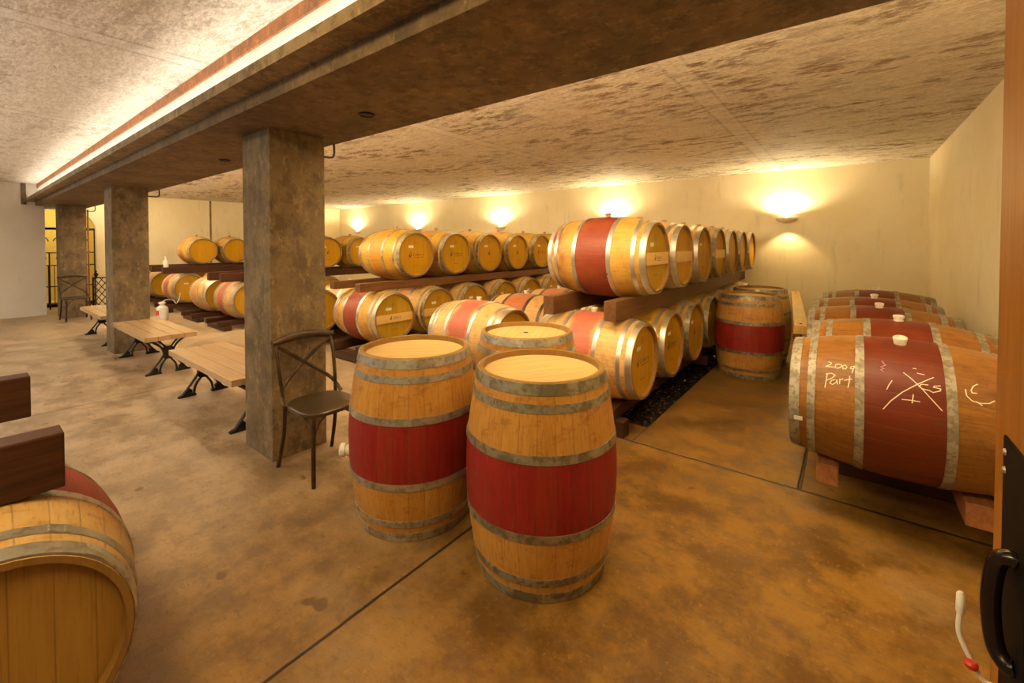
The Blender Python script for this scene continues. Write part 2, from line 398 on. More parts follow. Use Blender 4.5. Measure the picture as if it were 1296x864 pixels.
# left end wall with its arched doorway
bm = nb()
ya, yb, zs = 1.0, 2.28, 1.90
arc = [(ya + (yb - ya) * (1 - math.cos(t)) / 2, zs + .55 * math.sin(t)) for t in [PI * i / 14 for i in range(15)]]
prism(bm, [(ya - .3, 0), (ya, 0), (ya, zs)] + arc[1:-1] + [(yb, zs), (yb, 0), (9.0, 0), (9.0, CZ), (ya - .3, CZ)], 'x', -15.45, -15.2)
struct('wall_left', bm, M['wall'])
struct('wall_left_near', box(nb(), -14.2, -13.9, -3, 1.27, 0, CZ), M['wall_pale'])
struct('trim_2', box(nb(), -15.2, -15.18, 4.78, 4.82, 0, CZ), M['ledge'])
# alcove behind the arch
bm = nb(); box(bm, -17.3, -17.2, .4, 3.0, 0, CZ); box(bm, -17.2, -15.45, .4, .5, 0, CZ); box(bm, -17.2, -15.45, 2.9, 3.0, 0, CZ); box(bm, -17.2, -15.45, .4, 3.0, -.1, 0)
struct('wall_alcove', bm, M['clay'])
l = bpy.data.lights.new('alcove_light', 'POINT'); l.energy = 26; l.color = (1, .80, .38); l.shadow_soft_size = .15
o = bpy.data.objects.new('alcove_light', l); COL.objects.link(o); o.location = (-16.3, 1.7, 2.3)

# the long downstand beam, its ledge and lit cove
bt = thing('downstand_beam', (-6.5, 1.55, 2.39), 'long dark concrete ceiling beam carried by the three columns', 'beam'); bt['kind'] = 'structure'
def under(par, o): o.parent = par; o.matrix_parent_inverse = Matrix.Translation(par.location).inverted(); return o
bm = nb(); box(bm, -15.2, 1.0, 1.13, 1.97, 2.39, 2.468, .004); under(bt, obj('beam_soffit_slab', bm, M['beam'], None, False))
bm = nb(); box(bm, -15.2, 1.0, 1.17, 1.90, 2.468, CZ); under(bt, obj('upstand', bm, M['upstand'], None, False))
bm = nb(); box(bm, -13.9, 1.0, 1.0, 1.168, 2.4685, 2.485); box(bm, -13.9, 1.0, 1.0, 1.022, 2.485, 2.53); under(bt, obj('ledge', bm, M['ledge'], None, False))
bm = nb(); box(bm, -13.9, 1.0, 1.158, 1.1695, 2.77, 2.849); under(bt, obj('stained_band', bm, M['rust'], None, False))
for i in range(9):
    x = -13.0 + i * 1.5
    t = thing('cove_tube_lamp', (x + .6, 1.075, 2.4855), 'thin white tube lamp lying in the beam ledge trough', 'lamp', 'tube lamps in the beam trough')
    obj('tube', tube(nb(), [(-.6, 0, .022), (.6, 0, .022)], .009, 10), M['tube'], t)
    for s in (-1, 1): obj('end_cap', box(nb(), s * .6 - .015, s * .6 + .015, -.014, .014, .0005, .036, .003), M['white'], t)
struct('trim_3', box(nb(), -13.9, -13.86, .93, 1.0, 2.40, CZ), M['beam'])
for i, (x, lab) in enumerate(((-3.715, 'nearest square concrete column, beside the cross-backed chair'), (-8.66, 'middle square concrete column between two iron-legged benches'), (-13.47, 'farthest square concrete column with a chair in front'))):
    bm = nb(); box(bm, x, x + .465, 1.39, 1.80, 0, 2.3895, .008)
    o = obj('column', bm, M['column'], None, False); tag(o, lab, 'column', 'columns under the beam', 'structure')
for x, y, lab in ((-2.43, 1.63, 'small dark round cover on beam underside, nearest the camera'), (-4.85, 1.66, 'small dark round cover on beam underside, beyond the near column')):
    bm = nb(); lathe(bm, [(0, 0), (.045, 0), (.052, -.004), (.052, -.010), (.044, -.012), (.040, -.006), (0, -.006)], 28)
    o = obj('junction_cover', bm, M['pipe']); o.location = (x, y, 2.3897); tag(o, lab, 'cover plate', 'round covers under the beam')
for x, lab in ((-3.38, 'black bent conduit between near column and beam'), (-8.3, 'black bent conduit between middle column and beam'), (-13.1, 'black bent conduit between far column and beam')):
    o = obj('conduit_pipe', tube(nb(), bez([(0, 0, 0), (0, .13, 0), (0, .16, .03), (0, .16, .115)], 6), .009, 8), M['pipe']); o.location = (x, 1.795, 2.275)
    tag(o, lab, 'pipe', 'conduits at the columns')
o = obj('conduit_pipe', tube(nb(), [(0, 0, 0), (0, 0, 2.3)], .014, 8), M['block']); o.location = (-13.05, 1.83, 0); tag(o, 'dark red vertical pipe beside farthest column', 'pipe')

# wet gravel in the drain trench
random.seed(5); bm = nb()
for i in range(2600):
    y = 3.64 + 5.1 * random.random() ** 1.5; x = random.uniform(-1.765, -1.36); r = random.uniform(.008, .019)
    mt = Matrix.Translation((x, y, -.045 + random.random() * .022)) @ Matrix.Rotation(random.random() * 6, 4, 'Z') @ Matrix.Rotation(random.random(), 4, 'X') @ Matrix.Diagonal((r * 1.3, r, r * .7, 1))
    bmesh.ops.create_icosphere(bm, subdivisions=1, radius=1, matrix=mt)
o = obj('drain_gravel', bm, M['pebble'], None, False); tag(o, 'wet dark gravel filling the drain trench along barrel rack', 'gravel', None, 'stuff')

# ------------------------------------------------------------------ wall sconces
def sconce():
    t = thing('wall_sconce', (0, 0, 0), '', 'wall lamp', 'uplighters along the back wall')
    bm = nb(); n = 20; rows = []
    prof = [(.165, 0), (.155, -.028), (.125, -.055), (.08, -.075), (.03, -.085)]
    for r, z in prof: rows.append([bm.verts.new((r * math.cos(PI + PI * j / n), r * .62 * math.sin(PI + PI * j / n), z)) for j in range(n + 1)])
    for a, b in zip(rows, rows[1:]):
        for j in range(n): bm.faces.new((a[j], a[j + 1], b[j + 1], b[j]))
    o = obj('bowl_shade', bm, M['sconce'], t); sm = o.modifiers.new('thick', 'SOLIDIFY'); sm.thickness = .008; sm.offset = 1
    obj('wall_plate', box(nb(), -.05, .05, -.012, -.001, -.10, -.0, .003), M['sconce'], t)
    obj('bulb', lathe(nb(), [(0, -.03), (.016, -.022), (.022, -.005), (.016, .012), (0, .018)], 14), M['bulb'], t).location = (0, -.05, 0)
    return t
sx = [(-.88, 2.02, 'rightmost glowing wall sconce, alone on the bare back wall'), (-4.10, 2.06, 'glowing wall sconce just above the large red-banded top barrel'),
      (-7.36, 2.02, 'glowing wall sconce third from the right, over the distant top row'), (-10.7, 2.02, 'glowing wall sconce second from the left on back wall'),
      (-14.0, 2.00, 'leftmost glowing wall sconce on back wall, beside the near column')]
sp = sconce()
for i, (x, z, lab) in enumerate(sx):
    t = sp if i == 0 else copy_tree(sp)
    t.location = (x, 9.0, z); t['label'] = lab
    l = bpy.data.lights.new('sconce_light', 'SPOT'); l.energy = 80; l.color = (1, .80, .46); l.spot_size = math.radians(168); l.spot_blend = .5; l.shadow_soft_size = .04
    o = bpy.data.objects.new('sconce_light', l); COL.objects.link(o); o.location = (x, 8.88, z + .035); o.rotation_euler = (math.radians(180 + 6), 0, 0)
    l = bpy.data.lights.new('sconce_light', 'SPOT'); l.energy = 25; l.color = (1, .70, .28); l.spot_size = math.radians(120); l.spot_blend = .4; l.shadow_soft_size = .02
    o = bpy.data.objects.new('sconce_light', l); COL.objects.link(o); o.location = (x + .03, 8.86, z - .12); o.rotation_euler = (math.radians(-15), 0, 0)

# ------------------------------------------------------------------ BARRELS
HL, RB, RE = .483, .375, .313
def rad(z): return RB - (RB - RE) * (abs(z) / HL) ** 1.9
def stave_body(mat):
    bm = nb(); prof = []
    for i in range(25):
        z = -HL + 2 * HL * i / 24; prof.append((rad(z), z))
    prof[0] = (RE - .004, -HL); prof[-1] = (RE - .004, HL)
    ins = [(RE - .022, HL), (RE - .028, HL - .045), (RE - .03, 0), (RE - .028, -HL + .045), (RE - .022, -HL)]
    lathe(bm, prof + ins, 56, closed=True)
    me = obj('staves', bm, mat)
    me.data.materials.append(M['rim'])
    for p in me.data.polygons:
        if abs(p.center.z) > HL - .05 and (p.center.x ** 2 + p.center.y ** 2) ** .5 < RE - .008: p.material_index = 1
    return me
def hoop_bm(z, wd, seam=0.0, t=.0035):
    bm = nb(); z0, z1 = z - wd / 2, z + wd / 2
    o = [(rad(zz) + t, zz) for zz in (z0, z, z1)]; i = [(rad(zz) - .002, zz) for zz in (z1, z0)]
    lathe(bm, o + i, 56, closed=True)
    # riveted overlap
    for a in (-.055, .055):
        for dz in (-wd * .22, wd * .22):
            r = rad(z + dz) + t; an = seam + a
            bmesh.ops.create_icosphere(bm, subdivisions=1, radius=.005, matrix=Matrix.Translation((r * math.cos(an), r * math.sin(an), z + dz)))
    n = 6; A = []
    for j in range(n + 1):
        an = seam - .09 + .18 * j / n
        A.append([bm.verts.new(((rad(zz) + rr) * math.cos(an), (rad(zz) + rr) * math.sin(an), zz)) for zz, rr in ((z0, t), (z0, t + .002), (z1, t + .002), (z1, t))])
    for a, b in zip(A, A[1:]):
        for j in range(3): bm.faces.new((a[j], b[j], b[j + 1], a[j + 1]))
    bm.faces.new(A[0]); bm.faces.new(A[-1][::-1])
    return bm
def disc(zt, th=.018, r=RE - .024):
    return lathe(nb(), [(0, zt), (r, zt), (r, zt - th), (0, zt - th)], 48)
def ribbon(bm, pts, wd, z):
    """flat stroke in the head plane (local x,y), slightly raised"""
    pts = [Vector((p[0], p[1], 0)) for p in pts]
    for a, b in zip(pts, pts[1:]):
        d = (b - a).normalized(); n = Vector((-d.y, d.x, 0)) * wd / 2; a2 = a - d * wd * .3; b2 = b + d * wd * .3
        vs = [bm.verts.new((q.x, q.y, z)) for q in (a2 - n, b2 - n, b2 + n, a2 + n)]; bm.faces.new(vs)
_tc = {}
def text_bm(txt, size, shear=.0):
    cu = bpy.data.curves.new('t', 'FONT'); cu.body = txt; cu.size = size; cu.shear = shear; cu.align_x = 'LEFT'; cu.align_y = 'CENTER'; cu.resolution_u = 3
    o = bpy.data.objects.new('t', cu); COL.objects.link(o)
    bpy.context.view_layer.update()
    me = bpy.data.meshes.new_from_object(o.evaluated_get(bpy.context.evaluated_depsgraph_get()))
    bpy.data.objects.remove(o); bm = nb(); bm.from_mesh(me); return bm
HZ = HL - .030
def logo_bm(z, scale=1.0, words=True):
    """flame-shaped mark and script name; reads along local +Y with local -X up"""
    bm = nb()
    if words:
        bm.free(); bm = text_bm('Calberry', .062 * scale, .25)
        for v in bm.verts: v.co = Vector((v.co.x - .062 * scale, v.co.y, 0))
        for k in range(7):
            x0 = -.03 + k * .026
            ribbon(bm, [(x0 * scale, -.040 * scale), ((x0 + .018) * scale, -.040 * scale)], .007 * scale, 0)
    mark = [(0, .052), (.014, .036), (.026, .014), (.024, -.016), (.010, -.036), (-.002, -.052), (-.012, -.030), (-.022, -.010), (-.016, .012), (-.002, .006), (.004, -.012), (-.004, -.024), (.010, -.010), (.012, .010), (.002, .028)]
    c = -.105 if words else 0
    vs = [bm.verts.new(((x + c) * scale, y * scale, 0)) for x, y in mark]; bm.faces.new(vs)
    bmesh.ops.triangulate(bm, faces=[f for f in bm.faces if len(f.verts) > 4])
    for v in bm.verts: v.co = Vector((-v.co.y, v.co.x, z))
    return bm
def stamp_bm(z):
    bm = nb()
    ribbon(bm, [(-.17 + .022 * math.cos(t), .0 + .03 * math.sin(t)) for t in [2 * PI * i / 12 for i in range(13)]], .006, z)
    for k in range(3): ribbon(bm, [(-.178 + k * .008, -.015), (-.178 + k * .008, .015)], .003, z)
    for k in range(5): ribbon(bm, [(.155, -.05 + k * .022), (.155, -.034 + k * .022)], .008, z)
    return bm
def crossbar_bm():
    bm = nb(); r = RE - .026; n = 10
    e0 = [(-.028 , 0), (.062, 0)]
    def yx(x): return math.sqrt(r * r - x * x) - .004
    xs = [-.045 + .107 * i / n for i in range(n + 1)]
    poly = [(x, -yx(x)) for x in xs] + [(x, yx(x)) for x in reversed(xs)]
    return prism(bm, poly, 'z', HZ + .0005, HZ + .022)
STY = {}
def make_barrel(style, hoopm, headt, bung=True, bungm='bung'):
    t = thing('barrel', (0, 0, 0), '', 'barrel')
    sm, hm = W[style]
    b = stave_body(sm); b.parent = t
    for i, (z, wd) in enumerate(((.456, .048), (.378, .036), (.170, .038), (-.170, .038), (-.378, .036), (-.456, .048))):
        obj('hoop', hoop_bm(z, wd, PI * .75 + .3 * i), M[hoopm], t)
    h = obj('head', disc(HZ), hm, t); obj('head', disc(-HZ + .018), hm, t)
    if headt in ('logo', 'bar_logo', 'mark', 'stamp'):
        zt = HZ + (.0228 if headt == 'bar_logo' else .0008)
        if headt != 'stamp': obj('logo', logo_bm(zt, .62 if headt == 'bar_logo' else .95, headt != 'mark'), M['ink'], h, False)
        else: obj('logo', logo_bm(zt, .55, False), M['ink_soft'], h, False)
        obj('stamp', stamp_bm(HZ + .0008), M['ink_soft'], h, False)
        bm = nb(); ribbon(bm, [(-.115, -.115), (-.115, -.05)], .034, HZ + .001); obj('paper_label', bm, M['paper'], h, False)
    if headt in ('bar', 'bar_logo'): obj('crossbar', crossbar_bm(), M['bar'], h, False)
    if headt == 'hole':
        bm = nb(); lathe(bm, [(0, HZ + .003), (.016, HZ + .003), (.019, HZ + .0005)], 18)
        for v in bm.verts: v.co += Vector((.03, .01, 0))
        obj('head_plug', bm, M['ink'], h)
    if bung:
        bm = lathe(nb(), [(0, .0), (.026, .0), (.027, .012), (.022, .014), (.022, .020), (.029, .022), (.031, .040), (.026, .044), (.014, .044), (.012, .036), (0, .036)], 20)
        for v in bm.verts: v.co = Vector((-(v.co.z + RB - .006), v.co.y, v.co.x))
        obj('bung', bm, M[bungm], t)
    return t
PROTO = {}
def barrel(style, hoopm, headt, loc, rot, label, group, bung=True, bungm='bung'):
    k = (style, hoopm, headt, bung, bungm)
    if k in PROTO: t = copy_tree(PROTO[k])
    else: t = PROTO[k] = make_barrel(*k)
    t.location = loc; t.rotation_euler = rot; t['label'] = label; t['group'] = group
    return t
LIE = (0, PI / 2, 0)
def standing(style, hoopm, headt, x, y, rz, label, **k):
    return barrel(style, hoopm, headt, (x, y, HL), (0, 0, rz), label, 'barrels standing upright', **k)
CR = math.radians(37.8)
standing('deep', 'hoop_dull', 'plain', -1.222, 1.812, 1.0, 'largest upright red-banded barrel in front, nearest the camera', bung=False)
b2 = standing('deep', 'hoop', 'plain', -2.03, 1.68, CR + .12, 'upright red-banded barrel with white bung facing the chair')
for c_ in b2.children:
    if c_.name.startswith('bung'): c_.scale = (1.45, 1.3, 1.3); c_.location = (.45 * (RB - .006), 0, -.12)
standing('deep', 'hoop', 'hole', -1.79, 2.475, 2.0, 'upright barrel mostly hidden behind the two front barrels', bung=False)
standing('deep', 'hoop_dull', 'plain', -.955, 5.91, PI + CR, 'upright dark-red-banded barrel at the far end of the aisle')
standing('tan', 'hoop_dull', 'plain', -.968, 6.80, 0, 'upright barrel mostly hidden behind the far upright one', bung=False)

ORD = ['first', 'second', 'third', 'fourth', 'fifth', 'sixth', 'seventh', 'eighth']
def lying(style, hoopm, headt, x, y, z, label, group, bung=True, bungm='bung', roll=0.0):
    t = barrel(style, hoopm, headt, (x, y, z), LIE, label, group, bung, bungm)
    if roll: t.rotation_euler = (Matrix.Rotation(roll, 3, 'X') @ Matrix.Rotation(PI / 2, 3, 'Y')).to_euler()
    return t
def beam(x0, x1, y0, y1, z0, z1, label, group, m='rack', name='rack_beam'):
    bm = nb(); box(bm, (x0 - x1) / 2, (x1 - x0) / 2, (y0 - y1) / 2, (y1 - y0) / 2, (z0 - z1) / 2, (z1 - z0) / 2, .006)
    o = obj(name, bm, M[m], None, False); o.location = ((x0 + x1) / 2, (y0 + y1) / 2, (z0 + z1) / 2)
    return tag(o, label, 'beam', group)
def rails(xc, y0, y1, ztop, where, group, zl=.13, dx=.29, m='rack'):
    """two long rails on short cross sleepers under the lower tier"""
    beam(xc + dx - .05, xc + dx + .05, y0, y1, zl, ztop, 'dark floor rail under the %s, right hand one' % where, group, m)
    beam(xc - dx - .05, xc - dx + .05, y0, y1, zl, ztop, 'dark floor rail under the %s, left hand one' % where, group, m)
    if zl > .02:
        n = max(2, int((y1 - y0) / 2.2) + 1)
        for i in range(n):
            y = y0 + .12 + (y1 - y0 - .3) * i / (n - 1)
            w_ = ['nearest the aisle', 'second from the aisle', 'third from the aisle', 'farthest back'][i if i < n - 1 else 3]
            beam(xc - .42, xc + .42, y - .06, y + .06, 0.001, zl - .001, 'dark cross sleeper under the %s, %s' % (where, w_), group, 'rackx')

RS = .349          # radius where the rails touch (|z| = .29 along the barrel)
# ---- rack A : the two-tier rack in the middle of the picture
xa = -1.835; zA = .575; zA2 = 1.445
rails(xa, 3.22, 8.8, zA - RS - .002, 'front two-tier rack', 'beams of the front rack')
for x, s in ((xa + .29, 'right'), (xa - .31, 'left')):
    beam(x - .055, x + .055, 3.30, 8.8, zA + RS + .006, zA2 - RS - .002, 'long brown beam under top barrels of the front rack, %s one' % s, 'beams of the front rack', 'rackbrown')
topst = [('wide', 'hoop_bright', 'bar_logo'), ('pink', 'hoop_bright', 'bar'), ('tan', 'hoop_bright', 'stamp'), ('gold', 'hoop_dull', 'bar'), ('tan', 'hoop_bright', 'plain'), ('gold', 'hoop', 'plain'), ('tan', 'hoop', 'plain')]
for i, (a, b, c) in enumerate(topst):
    lab = 'large top-tier barrel with wide red middle and pale crossbar on head' if i == 0 else 'top-tier barrel of the front rack, %s from the near end%s' % (ORD[i], ', pale crossbar on head' if c == 'bar' else '')
    lying(a, b, c, xa + .02, 3.83 + i * .785, zA2, lab, 'top tier of the front rack', bungm='bung_wood')
lowst = [('pink', 'hoop_bright', 'logo'), ('gold', 'hoop_bright', 'logo'), ('tan', 'hoop_dull', 'mark'), ('gold', 'hoop_dull', 'stamp'), ('tan', 'hoop', 'plain'), ('tan', 'hoop_dull', 'plain'), ('pink', 'hoop_bright', 'plain')]
for i, (a, b, c) in enumerate(lowst):
    lab = 'pink-banded lower barrel with white bung, nearest on the front rack' if i == 0 else 'lower-tier barrel of the front rack, %s from the near end' % ORD[i]
    lying(a, b, c, xa, 3.59 + i * .78, zA, lab, 'lower tier of the front rack')
# ---- row B : single tier behind it
xb = -3.19; zB = .575
rails(xb, 3.15, 8.8, zB - RS - .002, 'single-tier row', 'beams of the single-tier row')
lying('pink', 'hoop_bright', 'plain', xb, 3.53, zB, 'pink-banded lying barrel right behind the upright front barrels', 'single-tier row')
for i in range(1, 7):
    lying('orange', 'hoop_black', 'plain', xb + .02, 3.60 + i * .775, zB, 'orange-banded black-hooped barrel of the single-tier row, %s from the near end' % ORD[i], 'single-tier row')
# ---- rack C : two tiers of golden heads
xc = -5.22; zC = .60; zC2 = 1.41
rails(xc, 3.15, 8.8, zC - RS - .002, 'golden-headed rack', 'beams of the golden-headed rack')
for x, s in ((xc + .30, 'right'), (xc - .30, 'left')):
    beam(x - .055, x + .055, 3.15, 8.8, zC + RS + .004, zC2 - RS - .002, 'long beam under top barrels of golden-headed rack, %s one' % s, 'beams of the golden-headed rack', 'rackbrown')
for i in range(6):
    lab = 'foremost top barrel with a big golden printed head' if i == 0 else 'golden-headed top-tier barrel, %s from the left behind the near one' % ORD[i]
    lying('gold', 'hoop_dull' if i != 1 else 'hoop', 'mark' if i in (2, 3) else 'logo', xc - .12, 4.06 + i * .80, zC2, lab, 'top tier of the golden-headed rack', bungm='bung_wood')
for i in range(7):
    lab = 'red-banded lower barrel with pale crossbar, left of the chair back' if i == 0 else 'lower-tier barrel below the golden heads, %s from the left' % ORD[i]
    if i == 0: lab = 'red-banded lower barrel with pale crossbar, lying below the golden heads'
    lying('wide' if i == 0 else 'tan', 'hoop_bright' if i == 0 else 'hoop_dull', ('bar_logo' if i < 2 else 'stamp'), xc + .04, 3.56 + i * .78, zC, lab, 'lower tier of the golden-headed rack')
# ---- rows further left
def far_row(x, z, n, style, hoop, headt, labf, where, y0=3.4, zl=.08, shown=None):
    rails(x, 2.9, y0 + .78 * (n - 1) + .35, z - RS - .002, where, 'beams of the distant racks', zl)
    for i in range(n):
        lying(style, hoop, headt, x, y0 + i * .78, z, labf(i), 'barrels of the distant racks')
far_row(-6.75, .55, 3, 'tan', 'hoop_bright', 'plain', lambda i: 'pale lying barrel peeping out right of the near column, %s in its row' % ORD[i], 'row right of the near column')
far_row(-9.2, .52, 3, 'pink', 'hoop', 'mark', lambda i: 'pink-banded distant barrel against the left edge of the near column, %s in its row' % ORD[i], 'row touching the near column edge', y0=3.4)
far_row(-10.6, .52, 3, 'tan', 'hoop_bright', 'plain', lambda i: 'pale distant lower barrel with dark shaded head, %s in its row' % ORD[i], 'row left of the near column')
far_row(-12.55, .53, 3, 'pink', 'hoop_bright', 'mark', lambda i: 'distant lower barrel with golden head under the two far top barrels, %s in its row' % ORD[i], 'row below two far top barrels')
far_row(-14.45, .52, 2, 'pink', 'hoop', 'plain', lambda i: 'farthest red-striped lower barrel beside the middle column, %s in its row' % ORD[i], 'row beside the middle column')
for x, w_ in ((-8.9, 'nearer'), (-9.5, 'farther')):
    beam(x - .06, x + .06, 2.95, 7.0, .875, 1.03, 'dark upper beam left of the near column, %s one' % w_, 'beams of the distant racks')
for i in range(4): lying('gold', 'hoop_dull', 'mark', -9.2, 4.1 + i * .80, 1.03 + RS + .002, 'distant top barrel seen just right of the near column, %s in its row' % ORD[i], 'barrels of the distant racks', bungm='bung_wood')
for x, w_ in ((-13.3, 'nearer'), (-13.9, 'farther')):
    beam(x - .06, x + .06, 2.95, 5.9, .885, 1.03, 'dark upper beam behind the middle column, %s one' % w_, 'beams of the distant racks')
beam(-12.25, -12.13, 2.9, 5.2, .882, 1.03, 'dark upper beam crossing above the pink-banded far barrel', 'beams of the distant racks')
for i in range(2): lying('gold', 'hoop', 'plain', -13.6, 3.98 + i * .765, 1.03 + RS + .002, ('far top barrel with plain golden head, left of the pair', 'far top barrel with plain golden head, right of the pair')[i], 'far pair of top barrels', bungm='bung_wood')

# ---- row R : aged barrels on the right
zr = .668
rr = [(.22, 3.2, zr), (.27, 3.98, zr), (.20, 4.75, zr), (.195, 5.52, zr), (.24, 6.40, zr)]
labs = ['nearest aged brown barrel with chalk writing and big chalk cross', 'aged barrel directly behind the chalk-marked barrel', 'aged barrel with white bung, third from front on the right',
        'aged barrel fourth from front on the right, thin sliver visible', 'rearmost aged barrel on the right, against the back wall']
aged = [lying('aged', 'hoop_chalky', 'plain', x, y, z, labs[i], 'aged barrels along the right wall', roll=(0.227, .05, .12, .1, 0)[i]) for i, (x, y, z) in enumerate(rr)]
beam(-.135, -.035, 3.03, 6.8, .20, zr - RS - .004, 'sawn timber rail under aged barrels, left hand one', 'beams under the aged barrels', 'block')
beam(.46, .57, 3.0, 6.8, .20, zr - RS - .002, 'sawn timber rail under aged barrels, right hand one', 'beams under the aged barrels', 'block')
for y, q in ((3.75, 'nearest'), (4.9, 'middle'), (6.5, 'rearmost')):
    beam(-.16, .85, y - .07, y + .07, .001, .199, 'dark sleeper across the floor under aged barrels, %s' % q, 'beams under the aged barrels', 'rackx')
CH = [[(-0.269,45.5),(-0.255,44.7),(-0.26,42.9),(-0.281,40.6),(-0.244,40.6)],[(-0.225,44.0),(-0.237,43.2),(-0.239,40.2),(-0.227,39.8),(-0.213,41.4),(-0.211,43.2),(-0.225,44.0)],[(-0.195,43.6),(-0.206,42.5),(-0.206,39.8),(-0.195,39.8),(-0.188,41.7),(-0.195,43.6)],[(-0.157,43.2),(-0.171,42.5),(-0.174,40.6),(-0.164,40.6),(-0.155,42.9),(-0.157,43.2),(-0.167,36.8)],[(-0.272,34.2),(-0.276,28.2),(-0.281,21.4)],[(-0.279,33.5),(-0.253,34.6),(-0.237,33.1),(-0.253,30.1),(-0.274,27.8)],[(-0.237,29.3),(-0.253,28.2),(-0.26,25.6),(-0.248,24.8),(-0.232,27.1),(-0.23,29.3),(-0.227,25.6)],[(-0.218,30.5),(-0.218,25.9)],[(-0.218,29.3),(-0.204,30.8)],[(-0.176,33.8),(-0.178,28.9),(-0.183,24.1)],[(-0.199,29.7),(-0.167,31.6)],[(-0.043,34.6),(-0.055,30.8),(-0.064,27.1)],[(0.001,42.5),(0.029,38.3),(0.059,33.1),(0.092,26.3),(0.134,18.0)],[(0.111,42.1),(0.048,34.2),(-0.006,26.7),(-0.05,18.8),(-0.078,12.0)],[(0.038,47.4),(0.05,47.4)],[(0.052,43.6),(0.078,43.2)],[(-0.008,21.4),(0.024,21.8),(0.057,21.8)],[(0.034,26.3),(0.029,19.9)],[(0.125,35.3),(0.101,35.0),(0.092,33.1),(0.104,31.6),(0.129,31.2)],[(0.169,36.1),(0.148,35.3),(0.143,34.2),(0.169,33.8),(0.167,32.3),(0.141,30.1),(0.129,31.2)],[(0.262,42.9),(0.246,40.6),(0.237,36.8),(0.239,35.0),(0.255,35.3)],[(0.218,36.8),(0.22,32.0),(0.237,28.9),(0.265,28.2),(0.293,29.3),(0.311,32.0)],[(0.251,28.9),(0.269,26.7)]]
def chalk(strokes, m, wd, name):
    bm = nb()
    for st in strokes:
        P_ = []
        for (za, ea), (zb_, eb) in zip(st, st[1:]):
            k = max(2, int((abs(zb_ - za) + abs(eb - ea) * .0065) / .012))
            for q in range(k): P_.append((za + (zb_ - za) * q / k, ea + (eb - ea) * q / k))
        P_.append(st[-1]); V = []
        for z, e in P_:
            e = math.radians(e + 13); r = rad(z) + .0012; V.append(Vector((-r * math.sin(e), -r * math.cos(e), z)))
        for i in range(len(V) - 1):
            d = (V[i + 1] - V[i]).normalized(); nr = Vector((V[i].x, V[i].y, 0)).normalized(); w_ = nr.cross(d).normalized() * wd / 2
            a, b = V[i] - d * wd * .2, V[i + 1] + d * wd * .2
            bm.faces.new([bm.verts.new(q) for q in (a - w_, b - w_, b + w_, a + w_)])
    obj(name, bm, M[m], aged[0], False)
CH = [[(z - (.035 if -.31 < st[0][0] < -.15 else .036 if .09 < st[0][0] < .175 and len(st) in (5, 7) and st[0][1] < 37 else 0), e) for z, e in st] for st in CH]
for a_, b_, nm in ((0, 4, 'chalk_date'), (4, 11, 'chalk_word'), (11, 12, 'chalk_digit'), (12, 14, 'chalk_cross'), (14, 16, 'chalk_dash'), (16, 18, 'chalk_plus'), (18, 20, 'chalk_letters'), (20, 23, 'chalk_arc')): chalk(CH[a_:b_], 'chalk', .0040, nm); chalk([[(-0.08, 50.8), (-0.066, 47.0), (-0.085, 45.1), (-0.071, 44.0), (-0.087, 42.5), (-0.073, 41.0)]], 'chalk_pink', .005, 'pink_scribble')
t_ = nb(); box(t_, -.012, .012, -.0006, .0006, -.02, .02); o = obj('paper_tag', t_, M['paper'], aged[0], False)
e_ = math.radians(13 - 12); o.location = (-(rad(.44) + .006) * math.sin(e_), -(rad(.44) + .006) * math.cos(e_), -.435)

# ---- rack L : close to the camera at the left
lying('washed', 'hoop', 'plain', -2.215, .02, .43, 'close-up lying barrel cut off by the lower left corner', 'barrels at the left edge')
beam(-2.086, -1.986, -1.6, .2145, .788, .965, 'dark beam end resting above the close-up left barrel', 'beams at the left edge')
beam(-3.0, -2.90, -1.6, .21, .790, .975, 'higher dark beam end at the left edge, farther from the camera', 'beams at the left edge')
bm = nb(); lathe(bm, [(0, .004), (.014, .004), (.020, 0)], 16); o = obj('bolt', bm, M['steel']); o.rotation_euler = (0, PI / 2, 0); o.location = (-1.9855, -.02, .87); tag(o, 'round bolt head in the near dark beam at left', 'bolt')
lying('tan', 'hoop', 'plain', -3.19, -.2, .43, 'barrel almost hidden below the higher left beam end', 'barrels at the left edge')
for x, q in ((-1.92, 'right'), (-2.50, 'left')):
    beam(x - .05, x + .05, -1.6, .30, .001, .43 - RS - .003, 'floor rail under the close-up left barrel, %s one' % q, 'beams at the left edge')

